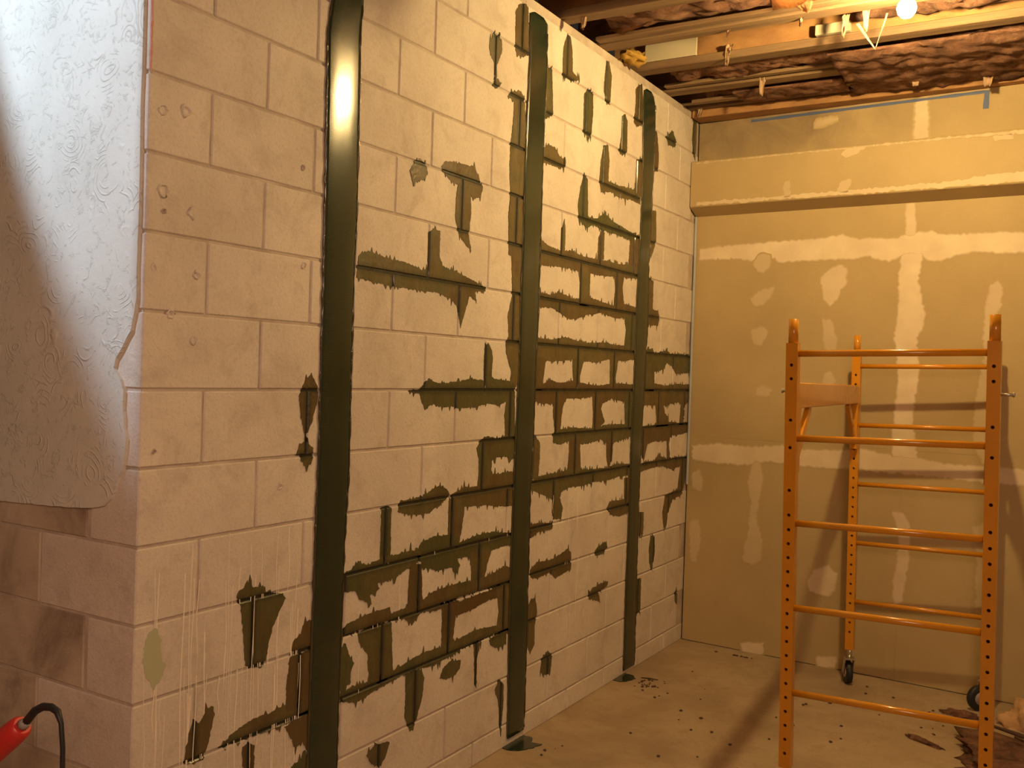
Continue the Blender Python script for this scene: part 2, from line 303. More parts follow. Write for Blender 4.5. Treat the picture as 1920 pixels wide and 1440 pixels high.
# ------------------------------------------------------------------ traced outlines, millimetres on their own wall
EPOXY=[[[342,925],[352,944],[382,949],[392,968],[407,942],[438,939],[461,919],[494,908],[527,904],[539,886],[515,850],[490,812],[474,767],[465,716],[448,699],[419,703],[381,718],[377,774],[367,838],[358,896]],[[171,503],[175,548],[186,588],[197,612],[219,598],[228,610],[240,632],[268,631],[272,607],[261,565],[250,524],[235,494],[205,492]],[[292,505],[337,532],[384,543],[425,552],[490,549],[542,556],[596,546],[659,539],[662,471],[590,498],[544,495],[463,498],[406,500],[352,502]],[[554,541],[556,623],[563,692],[573,712],[576,744],[610,759],[617,785],[648,798],[673,784],[693,325],[667,356],[650,390],[632,418],[602,405],[585,438],[552,487],[598,495],[596,529]],[[382,424],[380,482],[407,484],[428,472],[428,398],[389,411]],[[573,337],[603,360],[667,356],[686,293]],[[623,1575],[653,1528],[657,1500],[644,1456],[630,1417],[611,1384],[616,1359],[604,1363],[599,1390],[581,1440],[573,1501],[585,1533]],[[567,1321],[581,1353],[604,1363],[641,1339],[642,1311],[623,1290],[607,1285],[587,1303],[587,1317]],[[1577,2897],[1620,2946],[1668,2933],[1677,2896],[1659,2855],[1640,2824],[1642,2765],[1679,2764],[1666,2743],[1633,2727],[1610,2731],[1630,2760],[1626,2821],[1600,2844],[1578,2873]],[[1771,3085],[1797,3120],[1847,3141],[1873,3127],[1885,2945],[1840,2912],[1796,2910],[1778,2927]],[[1730,2724],[1763,2751],[1834,2770],[1866,2745],[1892,2571],[1894,2421],[1900,2098],[1896,1939],[1886,1743],[1883,1554],[1870,1531],[1824,1561],[1829,1598],[1781,1679],[1779,1715],[1799,1738],[1786,1834],[1816,1917],[1799,2079],[1777,2083],[1767,2251],[1776,2326],[1762,2433],[1763,2528],[1779,2620],[1780,2715]],[[1092,2294],[1117,2327],[1131,2346],[1158,2345],[1191,2329],[1198,2302],[1167,2277],[1110,2256]],[[1279,2347],[1306,2372],[1370,2379],[1442,2386],[1504,2385],[1524,2368],[1545,2341],[1566,2320],[1555,2287],[1505,2264],[1482,2274],[1489,2207],[1476,2122],[1498,2063],[1460,2079],[1409,2113],[1381,2176],[1383,2244],[1392,2299],[1350,2305],[1303,2325]],[[830,1965],[878,1986],[964,1974],[1083,1970],[1178,1956],[1221,1960],[1218,2009],[1210,2093],[1242,2113],[1286,2110],[1288,2017],[1310,1980],[1417,1968],[1530,1946],[1617,1929],[1590,1909],[1532,1911],[1546,1870],[1496,1887],[1463,1812],[1440,1759],[1417,1839],[1369,1866],[1265,1883],[1182,1879],[1088,1880],[997,1881],[911,1886],[823,1891]],[[1211,1542],[1249,1556],[1311,1546],[1441,1554],[1514,1565],[1618,1559],[1613,1630],[1617,1687],[1642,1710],[1670,1682],[1679,1646],[1675,1603],[1677,1567],[1832,1557],[1861,1557],[1876,1328],[1796,1331],[1784,1413],[1794,1472],[1732,1458],[1650,1466],[1546,1453],[1446,1451],[1398,1459],[1328,1457],[1270,1471],[1227,1452],[1204,1478],[1191,1507],[1148,1510],[1127,1517],[1190,1523]],[[1581,1290],[1618,1324],[1658,1333],[1726,1323],[1825,1330],[1890,1327],[1896,1243],[1846,1224],[1816,1241],[1731,1246],[1698,1233],[1691,1125],[1591,1126],[1601,1182],[1600,1239]],[[1417,1121],[1501,1141],[1590,1137],[1701,1178],[1763,1174],[1849,1179],[1886,1168],[1887,1032],[1815,1032],[1675,1054],[1506,1064],[1397,1055]],[[1398,1096],[1504,1099],[1507,1043],[1482,935],[1465,917],[1398,926],[1399,1014]],[[1190,916],[1231,962],[1308,975],[1414,965],[1475,943],[1467,868],[1487,837],[1459,800],[1433,839],[1338,840],[1236,870],[1234,903]],[[789,912],[846,926],[882,944],[929,925],[995,939],[1095,940],[1178,940],[1233,923],[1234,896],[1160,882],[1078,857],[980,855],[995,834],[943,819],[954,787],[888,817],[868,851],[796,852]],[[1464,923],[1602,940],[1736,937],[1888,910],[1890,865],[1782,865],[1686,860],[1621,845],[1555,862],[1467,868]],[[1554,876],[1720,870],[1689,812],[1666,747],[1615,724],[1575,738],[1571,802]],[[790,713],[828,746],[946,758],[1053,758],[1064,734],[1146,737],[1242,744],[1308,765],[1401,769],[1485,768],[1574,759],[1665,758],[1747,767],[1830,783],[1890,758],[1894,697],[1655,709],[1488,712],[1429,695],[1324,689],[1244,704],[1192,670],[1138,700],[1026,711],[911,711],[790,704]],[[1165,888],[1235,883],[1249,717],[1157,722],[1160,773]],[[884,698],[948,715],[1066,702],[1085,515],[1017,495],[948,526],[939,619],[894,672]],[[1369,707],[1483,699],[1468,632],[1450,518],[1379,522],[1378,651]],[[1429,695],[1835,700],[1867,648],[1725,660],[1555,643],[1468,646]],[[1764,705],[1879,699],[1878,480],[1775,525],[1792,595]],[[786,516],[865,530],[1006,517],[1136,534],[1264,549],[1378,542],[1498,549],[1624,557],[1774,540],[1875,533],[1878,487],[1763,505],[1628,502],[1500,500],[1440,493],[1312,484],[1201,499],[1097,493],[979,481],[886,467],[786,501]],[[792,666],[822,683],[851,628],[870,606],[853,580],[855,544],[798,530]],[[1159,490],[1201,499],[1256,485],[1274,453],[1262,377],[1237,318],[1213,273],[1190,287],[1162,334],[1162,438]],[[1373,421],[1394,457],[1441,472],[1515,461],[1511,427],[1469,410],[1421,409]],[[1608,503],[1655,493],[1632,433],[1636,317],[1621,342],[1613,423]],[[1722,492],[1777,502],[1856,492],[1858,446],[1794,442],[1737,466]],[[1777,271],[1817,306],[1847,275],[1852,206],[1839,58],[1811,217]],[[951,268],[997,290],[1067,280],[1077,271],[1050,223],[1021,208],[981,227]],[[991,1112],[1020,1118],[1046,1109],[1046,1093],[1049,937],[990,934],[991,1026]],[[1082,1090],[1095,1126],[1147,1127],[1233,1132],[1276,1148],[1332,1163],[1392,1137],[1405,1115],[1348,1094],[1281,1068],[1225,1064],[1129,1077]],[[2015,2922],[2094,2945],[2117,2739],[2053,2716],[2013,2721]],[[2194,3069],[2227,3136],[2259,3130],[2282,3064],[2287,2984],[2361,2964],[2291,2941],[2195,2938],[2190,3012]],[[2411,2911],[2455,2948],[2503,2944],[2510,2844],[2499,2740],[2472,2717],[2414,2737]],[[2636,3132],[2666,3140],[2702,3076],[2693,2933],[2652,2932],[2618,2983],[2625,3063]],[[2995,3094],[3073,3143],[3106,3030],[3103,2934],[3023,2902],[2987,2925],[3001,3022]],[[2843,2909],[2867,2933],[2905,2906],[2912,2743],[2859,2718],[2814,2731],[2840,2818]],[[2023,2570],[2085,2606],[2143,2603],[2187,2573],[2247,2569],[2250,2534],[2165,2521],[2083,2520],[2027,2516]],[[2602,2547],[2614,2645],[2638,2720],[2688,2735],[2708,2664],[2702,2558],[2807,2559],[2960,2569],[3098,2575],[3104,2510],[2964,2514],[2833,2501],[2747,2513],[2626,2491]],[[3038,2732],[3118,2758],[3136,2553],[3018,2552],[3034,2638]],[[2385,2390],[2406,2477],[2438,2542],[2477,2524],[2491,2349],[2597,2356],[2674,2395],[2758,2372],[2933,2353],[3106,2340],[3108,2317],[2937,2308],[2763,2311],[2640,2311],[2560,2321],[2485,2297],[2399,2318]],[[2612,2159],[2614,2264],[2650,2312],[2681,2299],[2682,2167]],[[2226,2146],[2235,2252],[2257,2304],[2270,2249],[2270,2135],[2227,2130]],[[2017,2190],[2107,2163],[2225,2154],[2347,2169],[2439,2156],[2622,2160],[2712,2166],[2860,2166],[3132,2182],[3137,2116],[2953,2107],[2823,2098],[2658,2086],[2463,2083],[2317,2084],[2213,2080],[2025,2067]],[[2992,2315],[3118,2337],[3132,2182],[2981,2175]],[[3223,2944],[3299,2942],[3335,2823],[3331,2729],[3244,2712]],[[3428,2942],[3517,2998],[3591,2948],[3566,2913],[3472,2907]],[[3849,3133],[3901,3156],[3909,3019],[3900,2921],[3870,2925],[3836,3024]],[[3225,2501],[3325,2508],[3340,2343],[3284,2257],[3247,2253]],[[2407,2093],[2539,2091],[2536,1996],[2551,1929],[2438,1920],[2430,2029]],[[2812,2102],[2930,2114],[2914,2048],[2944,1945],[2814,1935],[2827,2040]],[[2041,1952],[2155,1946],[2221,1968],[2273,1961],[2363,1948],[2436,1954],[2548,1967],[2667,1959],[2813,1949],[2943,1968],[3103,1961],[3109,1895],[2971,1896],[2840,1887],[2672,1903],[2516,1883],[2406,1855],[2316,1853],[2245,1873],[2159,1891],[2046,1883]],[[2948,1903],[3119,1915],[3134,1744],[2960,1752],[2976,1831]],[[2031,1749],[2169,1748],[2305,1766],[2413,1755],[2565,1749],[2703,1759],[2851,1752],[3109,1753],[3115,1686],[2945,1672],[2772,1677],[2631,1655],[2533,1662],[2459,1643],[2420,1667],[2260,1654],[2126,1651],[2038,1648]],[[2028,1672],[2125,1659],[2107,1563],[2102,1520],[2038,1520]],[[2382,1683],[2512,1687],[2463,1584],[2467,1533],[2402,1533],[2387,1616]],[[2791,1695],[2899,1690],[2865,1579],[2890,1534],[2804,1534]],[[2030,1532],[2116,1552],[2181,1568],[2250,1552],[2391,1562],[2503,1554],[2659,1542],[2866,1556],[3103,1549],[3108,1487],[2984,1460],[2830,1479],[2727,1453],[2624,1489],[2452,1482],[2343,1483],[2223,1459],[2123,1460],[2034,1473]],[[2202,1508],[2324,1499],[2294,1417],[2283,1332],[2232,1321],[2208,1419]],[[2603,1498],[2744,1498],[2709,1427],[2755,1363],[2676,1322],[2616,1332],[2620,1411]],[[2981,1497],[3107,1506],[3111,1316],[3007,1328]],[[2215,1322],[2283,1340],[2407,1344],[2596,1333],[2716,1338],[2883,1346],[3097,1340],[3103,1278],[2934,1257],[2806,1245],[2721,1275],[2582,1264],[2468,1261],[2375,1282],[2287,1270],[2218,1281]],[[2374,1291],[2485,1286],[2505,1139],[2441,1119],[2367,1141],[2379,1232]],[[2783,1273],[2867,1278],[2855,1160],[2816,1117],[2789,1191]],[[2011,1112],[2096,1137],[2245,1142],[2421,1145],[2612,1132],[2815,1127],[2900,1139],[3104,1126],[3109,1068],[2949,1071],[2820,1063],[2656,1067],[2540,1059],[2391,1064],[2286,1040],[2236,1020],[2134,1054],[2012,1089]],[[2027,1337],[2094,1287],[2099,1216],[2088,1130],[2033,1126]],[[2227,1037],[2286,1048],[2335,969],[2321,921],[2242,930]],[[3018,1056],[3098,1059],[3102,869],[2967,860],[2878,879],[2811,919],[2851,951],[3027,943]],[[3221,2134],[3321,2125],[3322,1968],[3400,1963],[3429,1925],[3407,1884],[3305,1878],[3242,1884]],[[3206,1737],[3342,1752],[3370,1723],[3552,1750],[3608,1731],[3778,1737],[3990,1722],[4024,1690],[3998,1635],[3908,1623],[3703,1619],[3643,1660],[3558,1678],[3508,1637],[3378,1624],[3388,1515],[3226,1515]],[[3375,1525],[3384,1560],[3544,1546],[3737,1557],[3945,1553],[4010,1515],[3954,1460],[3867,1429],[3863,1311],[3789,1314],[3805,1451],[3635,1443],[3554,1433],[3421,1435],[3220,1438],[3213,1515]],[[3407,1445],[3526,1444],[3559,1382],[3615,1360],[3620,1308],[3433,1310],[3427,1375]],[[3218,1322],[3431,1325],[3590,1340],[3788,1324],[3998,1329],[4019,1274],[3853,1258],[3653,1255],[3630,1205],[3665,1120],[3610,1118],[3600,1227],[3413,1235],[3313,1220],[3271,1134],[3217,1186]],[[3201,1100],[3272,1124],[3423,1124],[3473,1152],[3610,1123],[3750,1125],[3958,1113],[3935,1038],[3912,964],[3874,892],[3716,875],[3666,817],[3645,747],[3621,708],[3584,754],[3570,817],[3602,907],[3797,931],[3828,1067],[3700,1055],[3532,1087],[3401,1086],[3203,1075]],[[3389,637],[3409,705],[3462,693],[3475,605],[3451,518],[3426,512],[3397,556]],[[2015,933],[2143,926],[2244,910],[2237,886],[2097,888],[2019,862]],[[2044,726],[2105,755],[2238,743],[2324,755],[2394,774],[2431,752],[2437,670],[2348,660],[2279,655],[2225,688],[2110,683],[2054,693]],[[2693,718],[2732,739],[2824,749],[2837,715],[2787,691],[2705,694]],[[2639,515],[2677,534],[2778,544],[2862,538],[2843,514],[2750,503],[2774,454],[2641,488]],[[2024,557],[2060,597],[2100,598],[2121,530],[2101,462],[2106,390],[2069,351],[2034,398]],[[2164,248],[2177,301],[2233,328],[2278,301],[2266,222],[2224,216]],[[3812,311],[3840,322],[3866,269],[3849,229],[3818,256]],[[3205,489],[3290,484],[3294,296],[3221,296]],[[3185,860],[3296,847],[3294,730],[3196,733]]]
STRAPS=[[[[665,2744],[648,2638],[652,2490],[655,2324],[658,2142],[661,1908],[662,1606],[665,1354],[662,1152],[660,866],[658,579],[656,326]],[[813,2795],[802,2687],[807,2516],[810,2273],[813,2100],[808,1924],[808,1575],[811,1225],[801,1033],[798,700],[795,472],[796,278]]],[[[1883,3135],[1893,2924],[1888,2721],[1881,2494],[1886,2202],[1883,1908],[1888,1614],[1878,1297],[1874,1003],[1872,685],[1881,342],[1895,-23]],[[2006,3179],[2038,3129],[2042,2922],[2039,2689],[2036,2456],[2037,2224],[2037,2014],[2040,1828],[2029,1640],[2033,1360],[2019,1081],[2025,776],[2033,304],[2032,-39]]],[[[3100,3127],[3095,3027],[3119,2664],[3115,2379],[3097,2008],[3096,1610],[3085,1241],[3088,870],[3080,472],[3087,-32]],[[3206,3161],[3259,3068],[3268,2809],[3256,2429],[3242,2165],[3256,1846],[3237,1641],[3232,1438],[3218,1176],[3217,856],[3223,447],[3235,-42]]]]
COMPOUND=[[[40,2372],[264,2384],[414,2392],[581,2395],[723,2398],[841,2407],[879,2415],[938,2387],[1070,2385],[1162,2376],[1215,2402],[1340,2405],[1410,2382],[1554,2384],[1677,2387],[1806,2375],[1809,2290],[1681,2287],[1557,2306],[1498,2295],[1465,2287],[1388,2262],[1327,2269],[1300,2294],[1201,2298],[1129,2267],[1064,2284],[1035,2305],[961,2288],[687,2289],[544,2284],[502,2306],[418,2294],[266,2315],[42,2319]],[[1201,2298],[1300,2294],[1285,2209],[1278,2152],[1299,2057],[1315,1972],[1313,1925],[1280,1849],[1293,1735],[1297,1622],[1283,1526],[1274,1393],[1300,1280],[1303,1195],[1196,1186],[1183,1291],[1195,1446],[1204,1599],[1194,1733],[1176,1858],[1191,1944],[1192,2059],[1189,2193]],[[39,1181],[197,1203],[416,1198],[583,1220],[666,1205],[884,1211],[1018,1231],[1186,1205],[1303,1204],[1470,1180],[1671,1187],[1847,1180],[1850,1113],[1673,1115],[1523,1120],[1324,1121],[1243,1123],[1115,1122],[1021,1133],[926,1126],[669,1124],[503,1132],[366,1100],[201,1097],[42,1106]],[[771,2180],[818,2224],[866,2247],[905,2231],[904,2142],[871,2118],[858,2064],[825,2030],[790,2065],[783,2125]],[[367,2072],[425,2112],[498,2131],[479,2080],[438,2034],[385,2040]],[[376,2269],[417,2330],[470,2318],[472,2266],[431,2221]],[[1620,2034],[1638,2116],[1662,2133],[1683,2106],[1674,2006],[1660,1961],[1656,1834],[1649,1688],[1620,1687],[1615,1833]],[[1210,2564],[1246,2562],[1256,2400],[1215,2402]],[[1243,3121],[1288,3115],[1302,2916],[1242,2903]],[[846,3074],[718,3070],[709,3041],[749,3041]],[[419,1115],[451,1117],[476,1016],[448,888],[442,784],[478,663],[471,559],[440,533],[396,569],[410,780],[417,885],[391,987]],[[789,1945],[828,1945],[861,1846],[859,1776],[805,1786]],[[45,1009],[78,1044],[104,982],[95,917],[48,934]],[[39,716],[90,733],[100,616],[77,483],[47,501]],[[810,1636],[839,1657],[861,1598],[842,1577],[802,1586]],[[380,1884],[432,1905],[470,1874],[436,1801],[393,1811]],[[424,1541],[466,1553],[509,1534],[479,1502],[425,1510]],[[763,467],[791,532],[869,563],[909,529],[903,438],[855,401],[775,419]],[[1197,908],[1251,904],[1280,841],[1286,679],[1272,582],[1259,436],[1223,411],[1219,526],[1237,672],[1236,816]],[[1599,869],[1672,905],[1688,451],[1623,430],[1622,679]],[[383,43],[511,67],[513,5],[395,-2]],[[819,44],[926,65],[918,13],[830,1]],[[1611,1696],[1669,1706],[1686,1198],[1629,1211],[1584,1300],[1584,1521]],[[413,822],[440,825],[449,722],[480,622],[472,548],[430,522],[381,536],[384,609],[417,718]]]
SOFFIT_COMPOUND=[[[878,2841],[915,2871],[1008,2866],[972,2841],[907,2823]],[[1620,2856],[1707,2864],[1716,2837],[1637,2837]],[[570,2681],[574,2716],[599,2719],[607,2628],[577,2630]],[[861,2638],[893,2694],[940,2700],[923,2634]],[[48,2638],[396,2639],[895,2641],[1430,2645],[1635,2668],[1815,2669],[1818,2604],[1172,2600],[603,2598],[50,2596]],[[39,2892],[491,2897],[979,2898],[1421,2887],[1808,2872],[1809,2857],[1422,2873],[980,2883],[491,2879],[39,2876]]]
PLASTER=[[-1600,3180],[-20,3180],[-19,2339],[-21,2244],[-18,2121],[-16,1972],[-19,1835],[-17,1754],[-37,1671],[-65,1630],[-93,1599],[-99,1574],[-74,1544],[-58,1517],[-60,1478],[-52,1423],[-44,1396],[-52,1327],[-79,1269],[-99,1230],[-125,1212],[-146,1207],[-202,1198],[-353,1189],[-605,1179],[-1600,1180]]
GREEN=[[26,822],[41,884],[68,897],[83,860],[82,823],[100,790],[89,760],[65,741],[39,773]]

B = 0.2032          # block module: 8 in course, 8 in half block
Z0 = 1.52           # height of the bed joint at eye level
JW = 0.0037         # half a joint
WALL_TOP = 3.18
YB = 3.94; KB = 0.05   # back wall plane: y = YB - KB * x
def yback(x): return YB - KB * x

# ------------------------------------------------------------------ floor and shell
fl = obj('floor', newbox((-1.7, -3.6, -0.1), (4.6, 4.2, 0)), M['floor']); tag(fl, kind='structure')
for nm, a, b in (('wall_right', (4.5, -3.6, 0), (4.6, 4.2, 3.48)), ('wall_front', (-1.7, -3.6, 0), (4.5, -3.5, 3.48)), ('wall_end', (-1.7, -3.5, 0), (-1.6, 0.19, 3.48))):
    tag(obj(nm, newbox(a, b), M['dull_wall']), kind='structure')

# ------------------------------------------------------------------ block wall (runs away from the camera)
wl = obj('wall_left', newbox((-0.185, 0.006, 0), (-0.0045, 3.98, WALL_TOP)), M['mortar']); tag(wl, kind='structure')
wn = obj('wall_near', newbox((-1.6, 0.0045, 0), (-0.006, 0.185, WALL_TOP)), M['mortar']); tag(wn, kind='structure')
cache = {}
def block(a, b, parent, material):
    d = tuple(round(b[i] - a[i], 4) for i in range(3)) + (material.name,)
    if d not in cache:
        bm = newbox([-v / 2 for v in d[:3]], [v / 2 for v in d[:3]], 0.0035)
        me = bpy.data.meshes.new('concrete_block'); bm.to_mesh(me); bm.free(); me.materials.append(material)
        cache[d] = me
    c = [(a[i] + b[i]) / 2 for i in range(3)]
    return link('concrete_block', cache[d], parent, c)
for r in range(-8, 8):
    zl = max(0.0, Z0 + r * B + JW); zh = Z0 + (r + 1) * B - JW
    odd = r % 2
    y0 = 0
    n = 0
    while n < 19:
        n1 = n + 2 if (n or not odd) else 1
        ya = n * B + JW if n else 0.0
        yb = min(n1 * B, 3.955) - JW
        jit = 0.0 if n == 0 else rnd.uniform(-0.0006, 0.0004)
        xa = -(2 * B - JW) if (n == 0 and odd) else -0.19
        if yb - ya > 0.03: block((xa + jit, ya, zl), (jit, yb, zh), wl, M['block'])
        n = n1
    if r <= -2:
        x = -(2 * B) if odd else -B
        while x > -1.5:
            xa = max(x - 2 * B, -1.6)
            block((xa + JW, rnd.uniform(0, 0.0008), zl), (x - JW, 0.19, zh), wn, M['bare_block'])
            x -= 2 * B
obj('wall_cap', newbox((-0.18, 0.0, Z0 + 8 * B - 0.006), (-0.001, 3.95, WALL_TOP)), M['mortar'], wl)

# ------------------------------------------------------------------ coatings smeared on the block wall
def ragged(pts, amp, step=0.007, seed=0, spike=0.010):
    pts = densify([(a / 1000, b / 1000) for a, b in pts], step)
    rr = random.Random(seed); out = []
    n = len(pts); area = sum(pts[i].x * pts[(i + 1) % n].y - pts[(i + 1) % n].x * pts[i].y for i in range(n))
    for i, p in enumerate(pts):
        t = (pts[(i + 1) % n] - pts[i - 1]); nv = Vector((t.y, -t.x))
        if nv.length: nv.normalize()
        if area < 0: nv = -nv
        k = noise.noise(Vector((p.x * 70, p.y * 70, seed * 3.1))) * amp + rr.uniform(-0.4, 0.4) * amp
        q = p + nv * k
        if abs(nv.y) > 0.6 and rr.random() < 0.34: q = q + Vector((0, math.copysign(spike * 1.5 * rr.random() ** 2.2 * (0.5 + abs(noise.noise(Vector((p.x * 9, p.y * 9, 4)))) * 1.6), nv.y)))
        out.append(q)
    return out
def joint_lines(y0, y1, z0, z1):
    zs = [Z0 + k * B for k in range(-8, 9) if z0 - 0.03 < Z0 + k * B < z1 + 0.03]
    ys = [n * B for n in range(1, 20) if y0 - 0.03 < n * B < y1 + 0.03]
    return ys, zs
def in_joint(y, z):
    kz = (z - Z0) / B; dz = abs(kz - round(kz)) * B
    row = math.floor(kz); n = y / B; k = round(n); dy = abs(n - k) * B
    if k % 2 != row % 2 or k == 0: dy = 9
    return min(dz, dy)
def fill(bm, pts, place):
    n = len(pts)
    vs, es, fs, ov, oe, of = delaunay_2d_cdt([Vector(p) for p in pts], [(i, (i + 1) % n) for i in range(n)], [], 1, 1e-5)
    V = [place(v) for v in vs]
    for f in fs:
        try: bm.faces.new([V[i] for i in f])
        except ValueError: pass
    loose = [v for v in V if not v.link_faces]
    if loose: bmesh.ops.delete(bm, geom=loose, context='VERTS')
def coat(name, pts, lift, material, parent, joints=True):
    bm = bmesh.new()
    lay = bm.verts.layers.float.new('joint')
    fill(bm, pts, lambda v: bm.verts.new((lift, v.x, v.y)))
    if joints:
        ys = [p.x for p in pts]; zs = [p.y for p in pts]
        jy, jz = joint_lines(min(ys), max(ys), min(zs), max(zs))
        for L, ax in ((jy, 1), (jz, 2)):
            for v in L:
                for off in (-0.022, -0.0075, -0.0035, 0.0035, 0.0075, 0.022):
                    co = [0, 0, 0]; no = [0, 0, 0]; co[ax] = v + off; no[ax] = 1
                    bmesh.ops.bisect_plane(bm, geom=bm.verts[:] + bm.edges[:] + bm.faces[:], plane_co=co, plane_no=no, dist=1e-5)
        for v in bm.verts:
            d = in_joint(v.co.y, v.co.z)
            if d < 0.0045: v.co.x = -0.0022; v[lay] = 1.0
            elif d < 0.009: v[lay] = 0.62
            else: v[lay] = 0.0
    ed = [e for e in bm.edges if e.is_boundary]
    r = bmesh.ops.extrude_edge_only(bm, edges=ed)
    for v in r['geom']:
        if isinstance(v, bmesh.types.BMVert): v.co.x -= 0.0025
    return obj(name, bm, material, parent)
for i, p in enumerate(EPOXY):
    coat('epoxy_patch', ragged(p, 0.0034, 0.006, i, 0.016), 0.0016 + (i % 12) * 0.00006, M['epoxy'], wl)
coat('green_stain', ragged(GREEN, 0.006, 0.007, 400), 0.0012, M['green'], wl, False)
coat('paint_mark', ragged([(0, 2340), (4, 2330), (6, 2420), (4, 2500), (5, 2660), (0, 2660)], 0.002, 0.007, 401), 0.0012, M['pink'], wl, False)
# pale drips running down the lowest courses
bm = bmesh.new()
for i in range(84):
    y = rnd.uniform(0.02, 0.62) if i < 56 else rnd.uniform(0.85, 2.7)
    z = rnd.uniform(0.62, 1.12); L = rnd.uniform(0.1, 0.62); wd = rnd.uniform(0.0010, 0.0022)
    if i >= 56: L *= 0.5
    prev = None; ph = rnd.uniform(0, 9)
    for k in range(9):
        zz = z - L * k / 8; yy = y + 0.003 * math.sin(ph + k * 0.9)
        a = wd * (1 if k < 7 else 0.6)
        cur = [bm.verts.new((0.0004, yy - a, zz)), bm.verts.new((0.0011, yy, zz)), bm.verts.new((0.0004, yy + a, zz))]
        if prev:
            for q in (0, 1): bm.faces.new((prev[q], prev[q + 1], cur[q + 1], cur[q]))
        prev = cur
dr = obj('paint_drips', bm, M['drip'], wl); tag(dr, kind='stuff')
# old anchor plugs and mortar blobs near the outside corner
for y, z, r in ((0.045, 2.245, 0.014), (0.115, 2.26, 0.018), (0.05, 2.04, 0.019), (0.145, 1.995, 0.015), (0.055, 1.985, 0.008), (0.085, 1.72, 0.014), (0.165, 1.83, 0.013), (0.03, 1.835, 0.012), (0.16, 1.655, 0.012), (0.045, 1.36, 0.008), (0.505, 1.23, 0.012), (0.575, 1.905, 0.012), (0.56, 2.2, 0.009)):
    bm = bmesh.new(); lathe(bm, [(r, -0.004), (r * 0.95, 0.0025), (r * 0.7, 0.0045), (r * 0.55, 0.001), (r * 0.3, 0.0005)], (0, y, z), 10, 'x')
    for v in bm.verts: v.co = Vector((v.co.x * (0.7 + noise.noise(v.co * 60)), y + (v.co.y - y) * (1 + 0.9 * noise.noise(v.co * 75)), z + (v.co.z - z) * (1 + 0.9 * noise.noise(v.co * 75 + Vector((3, 3, 3))))))
    obj('mortar_plug', bm, M['block' if r > 0.011 else 'mortar'], wl, (0, y, z), smooth=True)

# ------------------------------------------------------------------ carbon fibre straps
def along(line, z):
    L = sorted(((b, a) for a, b in line))
    if z <= L[0][0]: return L[0][1]
    for (z0, y0), (z1, y1) in zip(L, L[1:]):
        if z <= z1: return y0 + (y1 - y0) * (z - z0) / max(1, z1 - z0)
    return L[-1][1]
def make_strap(left, right, zb, zt, label, seed):
    rr = random.Random(seed)
    ym = sum(a for a, b in left + right) / len(left + right) / 1000
    root = thing('carbon_fiber_strap', label, 'strap', (0, ym, zb))
    N = int((zt - zb) / 0.016)
    bm = bmesh.new(); prev = None
    for i in range(N + 1):
        z = zb + (zt - zb) * i / N
        e = min(1, (zt - z) / 0.03 + 0.55)
        a = along(left, z * 1000) / 1000 + 0.0022 * noise.noise(Vector((z * 30, seed, 0)))
        b = along(right, z * 1000) / 1000 + 0.0022 * noise.noise(Vector((z * 30, seed, 7)))
        c = (a + b) / 2; a = c + (a - c) * e; b = c + (b - c) * e
        row = []
        for k, (u, x) in enumerate(((0, 0.0), (0.0, 0.0046), (0.08, 0.0062), (0.35, 0.0066), (0.65, 0.0066), (0.92, 0.0062), (1, 0.0046), (1, 0.0))):
            row.append(bm.verts.new((x + 0.0004 * noise.noise(Vector((z * 9, u * 3, seed))), a + (b - a) * u, z)))
        if prev:
            for k in range(7): bm.faces.new((prev[k], prev[k + 1], row[k + 1], row[k])).smooth = True
        else: bm.faces.new(row)
        prev = row
    bm.faces.new(prev)
    obj('fabric_band', bm, M['strap'], root)
    for line, sg in ((left, -1), (right, 1)):
        pts = []; rs = []
        for i in range(N // 1):
            z = zb + 0.01 + (zt - zb - 0.05) * i / N
            y = along(line, z * 1000) / 1000 + 0.0022 * noise.noise(Vector((z * 30, seed, 0 if sg < 0 else 7)))
            pts.append((0.003, y + sg * 0.001, z)); rs.append(max(0.0008, 0.0034 + 0.004 * noise.noise(Vector((z * 26, seed * 2.3, sg * 5)))))
        bm = bmesh.new(); tube(bm, pts, rs, 6); obj('resin_edge', bm, M['resin'], root)
    return root
SB = [(a, b) for a, b in STRAPS]
s1 = make_strap(SB[0][0], SB[0][1], 0.0, 3.1, 'nearest and widest dark carbon fibre strap with a bright lamp reflection near its top', 1)
s2 = make_strap(SB[1][0], SB[1][1], 0.03, 3.13, 'middle dark green-black carbon fibre strap between the patched joints, second from the corner', 2)
s3 = make_strap(SB[2][0], SB[2][1], 0.02, 3.13, 'farthest and narrowest-looking dark carbon fibre strap nearest the drywall corner', 3)
def splat(name, pts, parent, material, seed, z=0.003):
    bm = bmesh.new()
    P = ragged([(x * 1000, y * 1000) for x, y in pts], 0.006, 0.012, seed, 0.006)
    f = bm.faces.new([bm.verts.new((p.x, p.y, z)) for p in P]); bmesh.ops.triangulate(bm, faces=[f])
    r = bmesh.ops.extrude_edge_only(bm, edges=[e for e in bm.edges if e.is_boundary])
    for v in r['geom']:
        if isinstance(v, bmesh.types.BMVert): v.co.z = 0.0
    return obj(name, bm, material, parent)
splat('resin_foot', [(0.0, 1.855), (0.03, 1.85), (0.07, 1.87), (0.105, 1.93), (0.12, 1.99), (0.07, 1.98), (0.05, 2.03), (0, 2.03)], s2, M['strap'], 51, 0.004)
splat('resin_foot', [(0.0, 2.97), (0.04, 2.96), (0.07, 2.99), (0.085, 3.06), (0.05, 3.1), (0, 3.11)], s3, M['strap'], 52, 0.004)

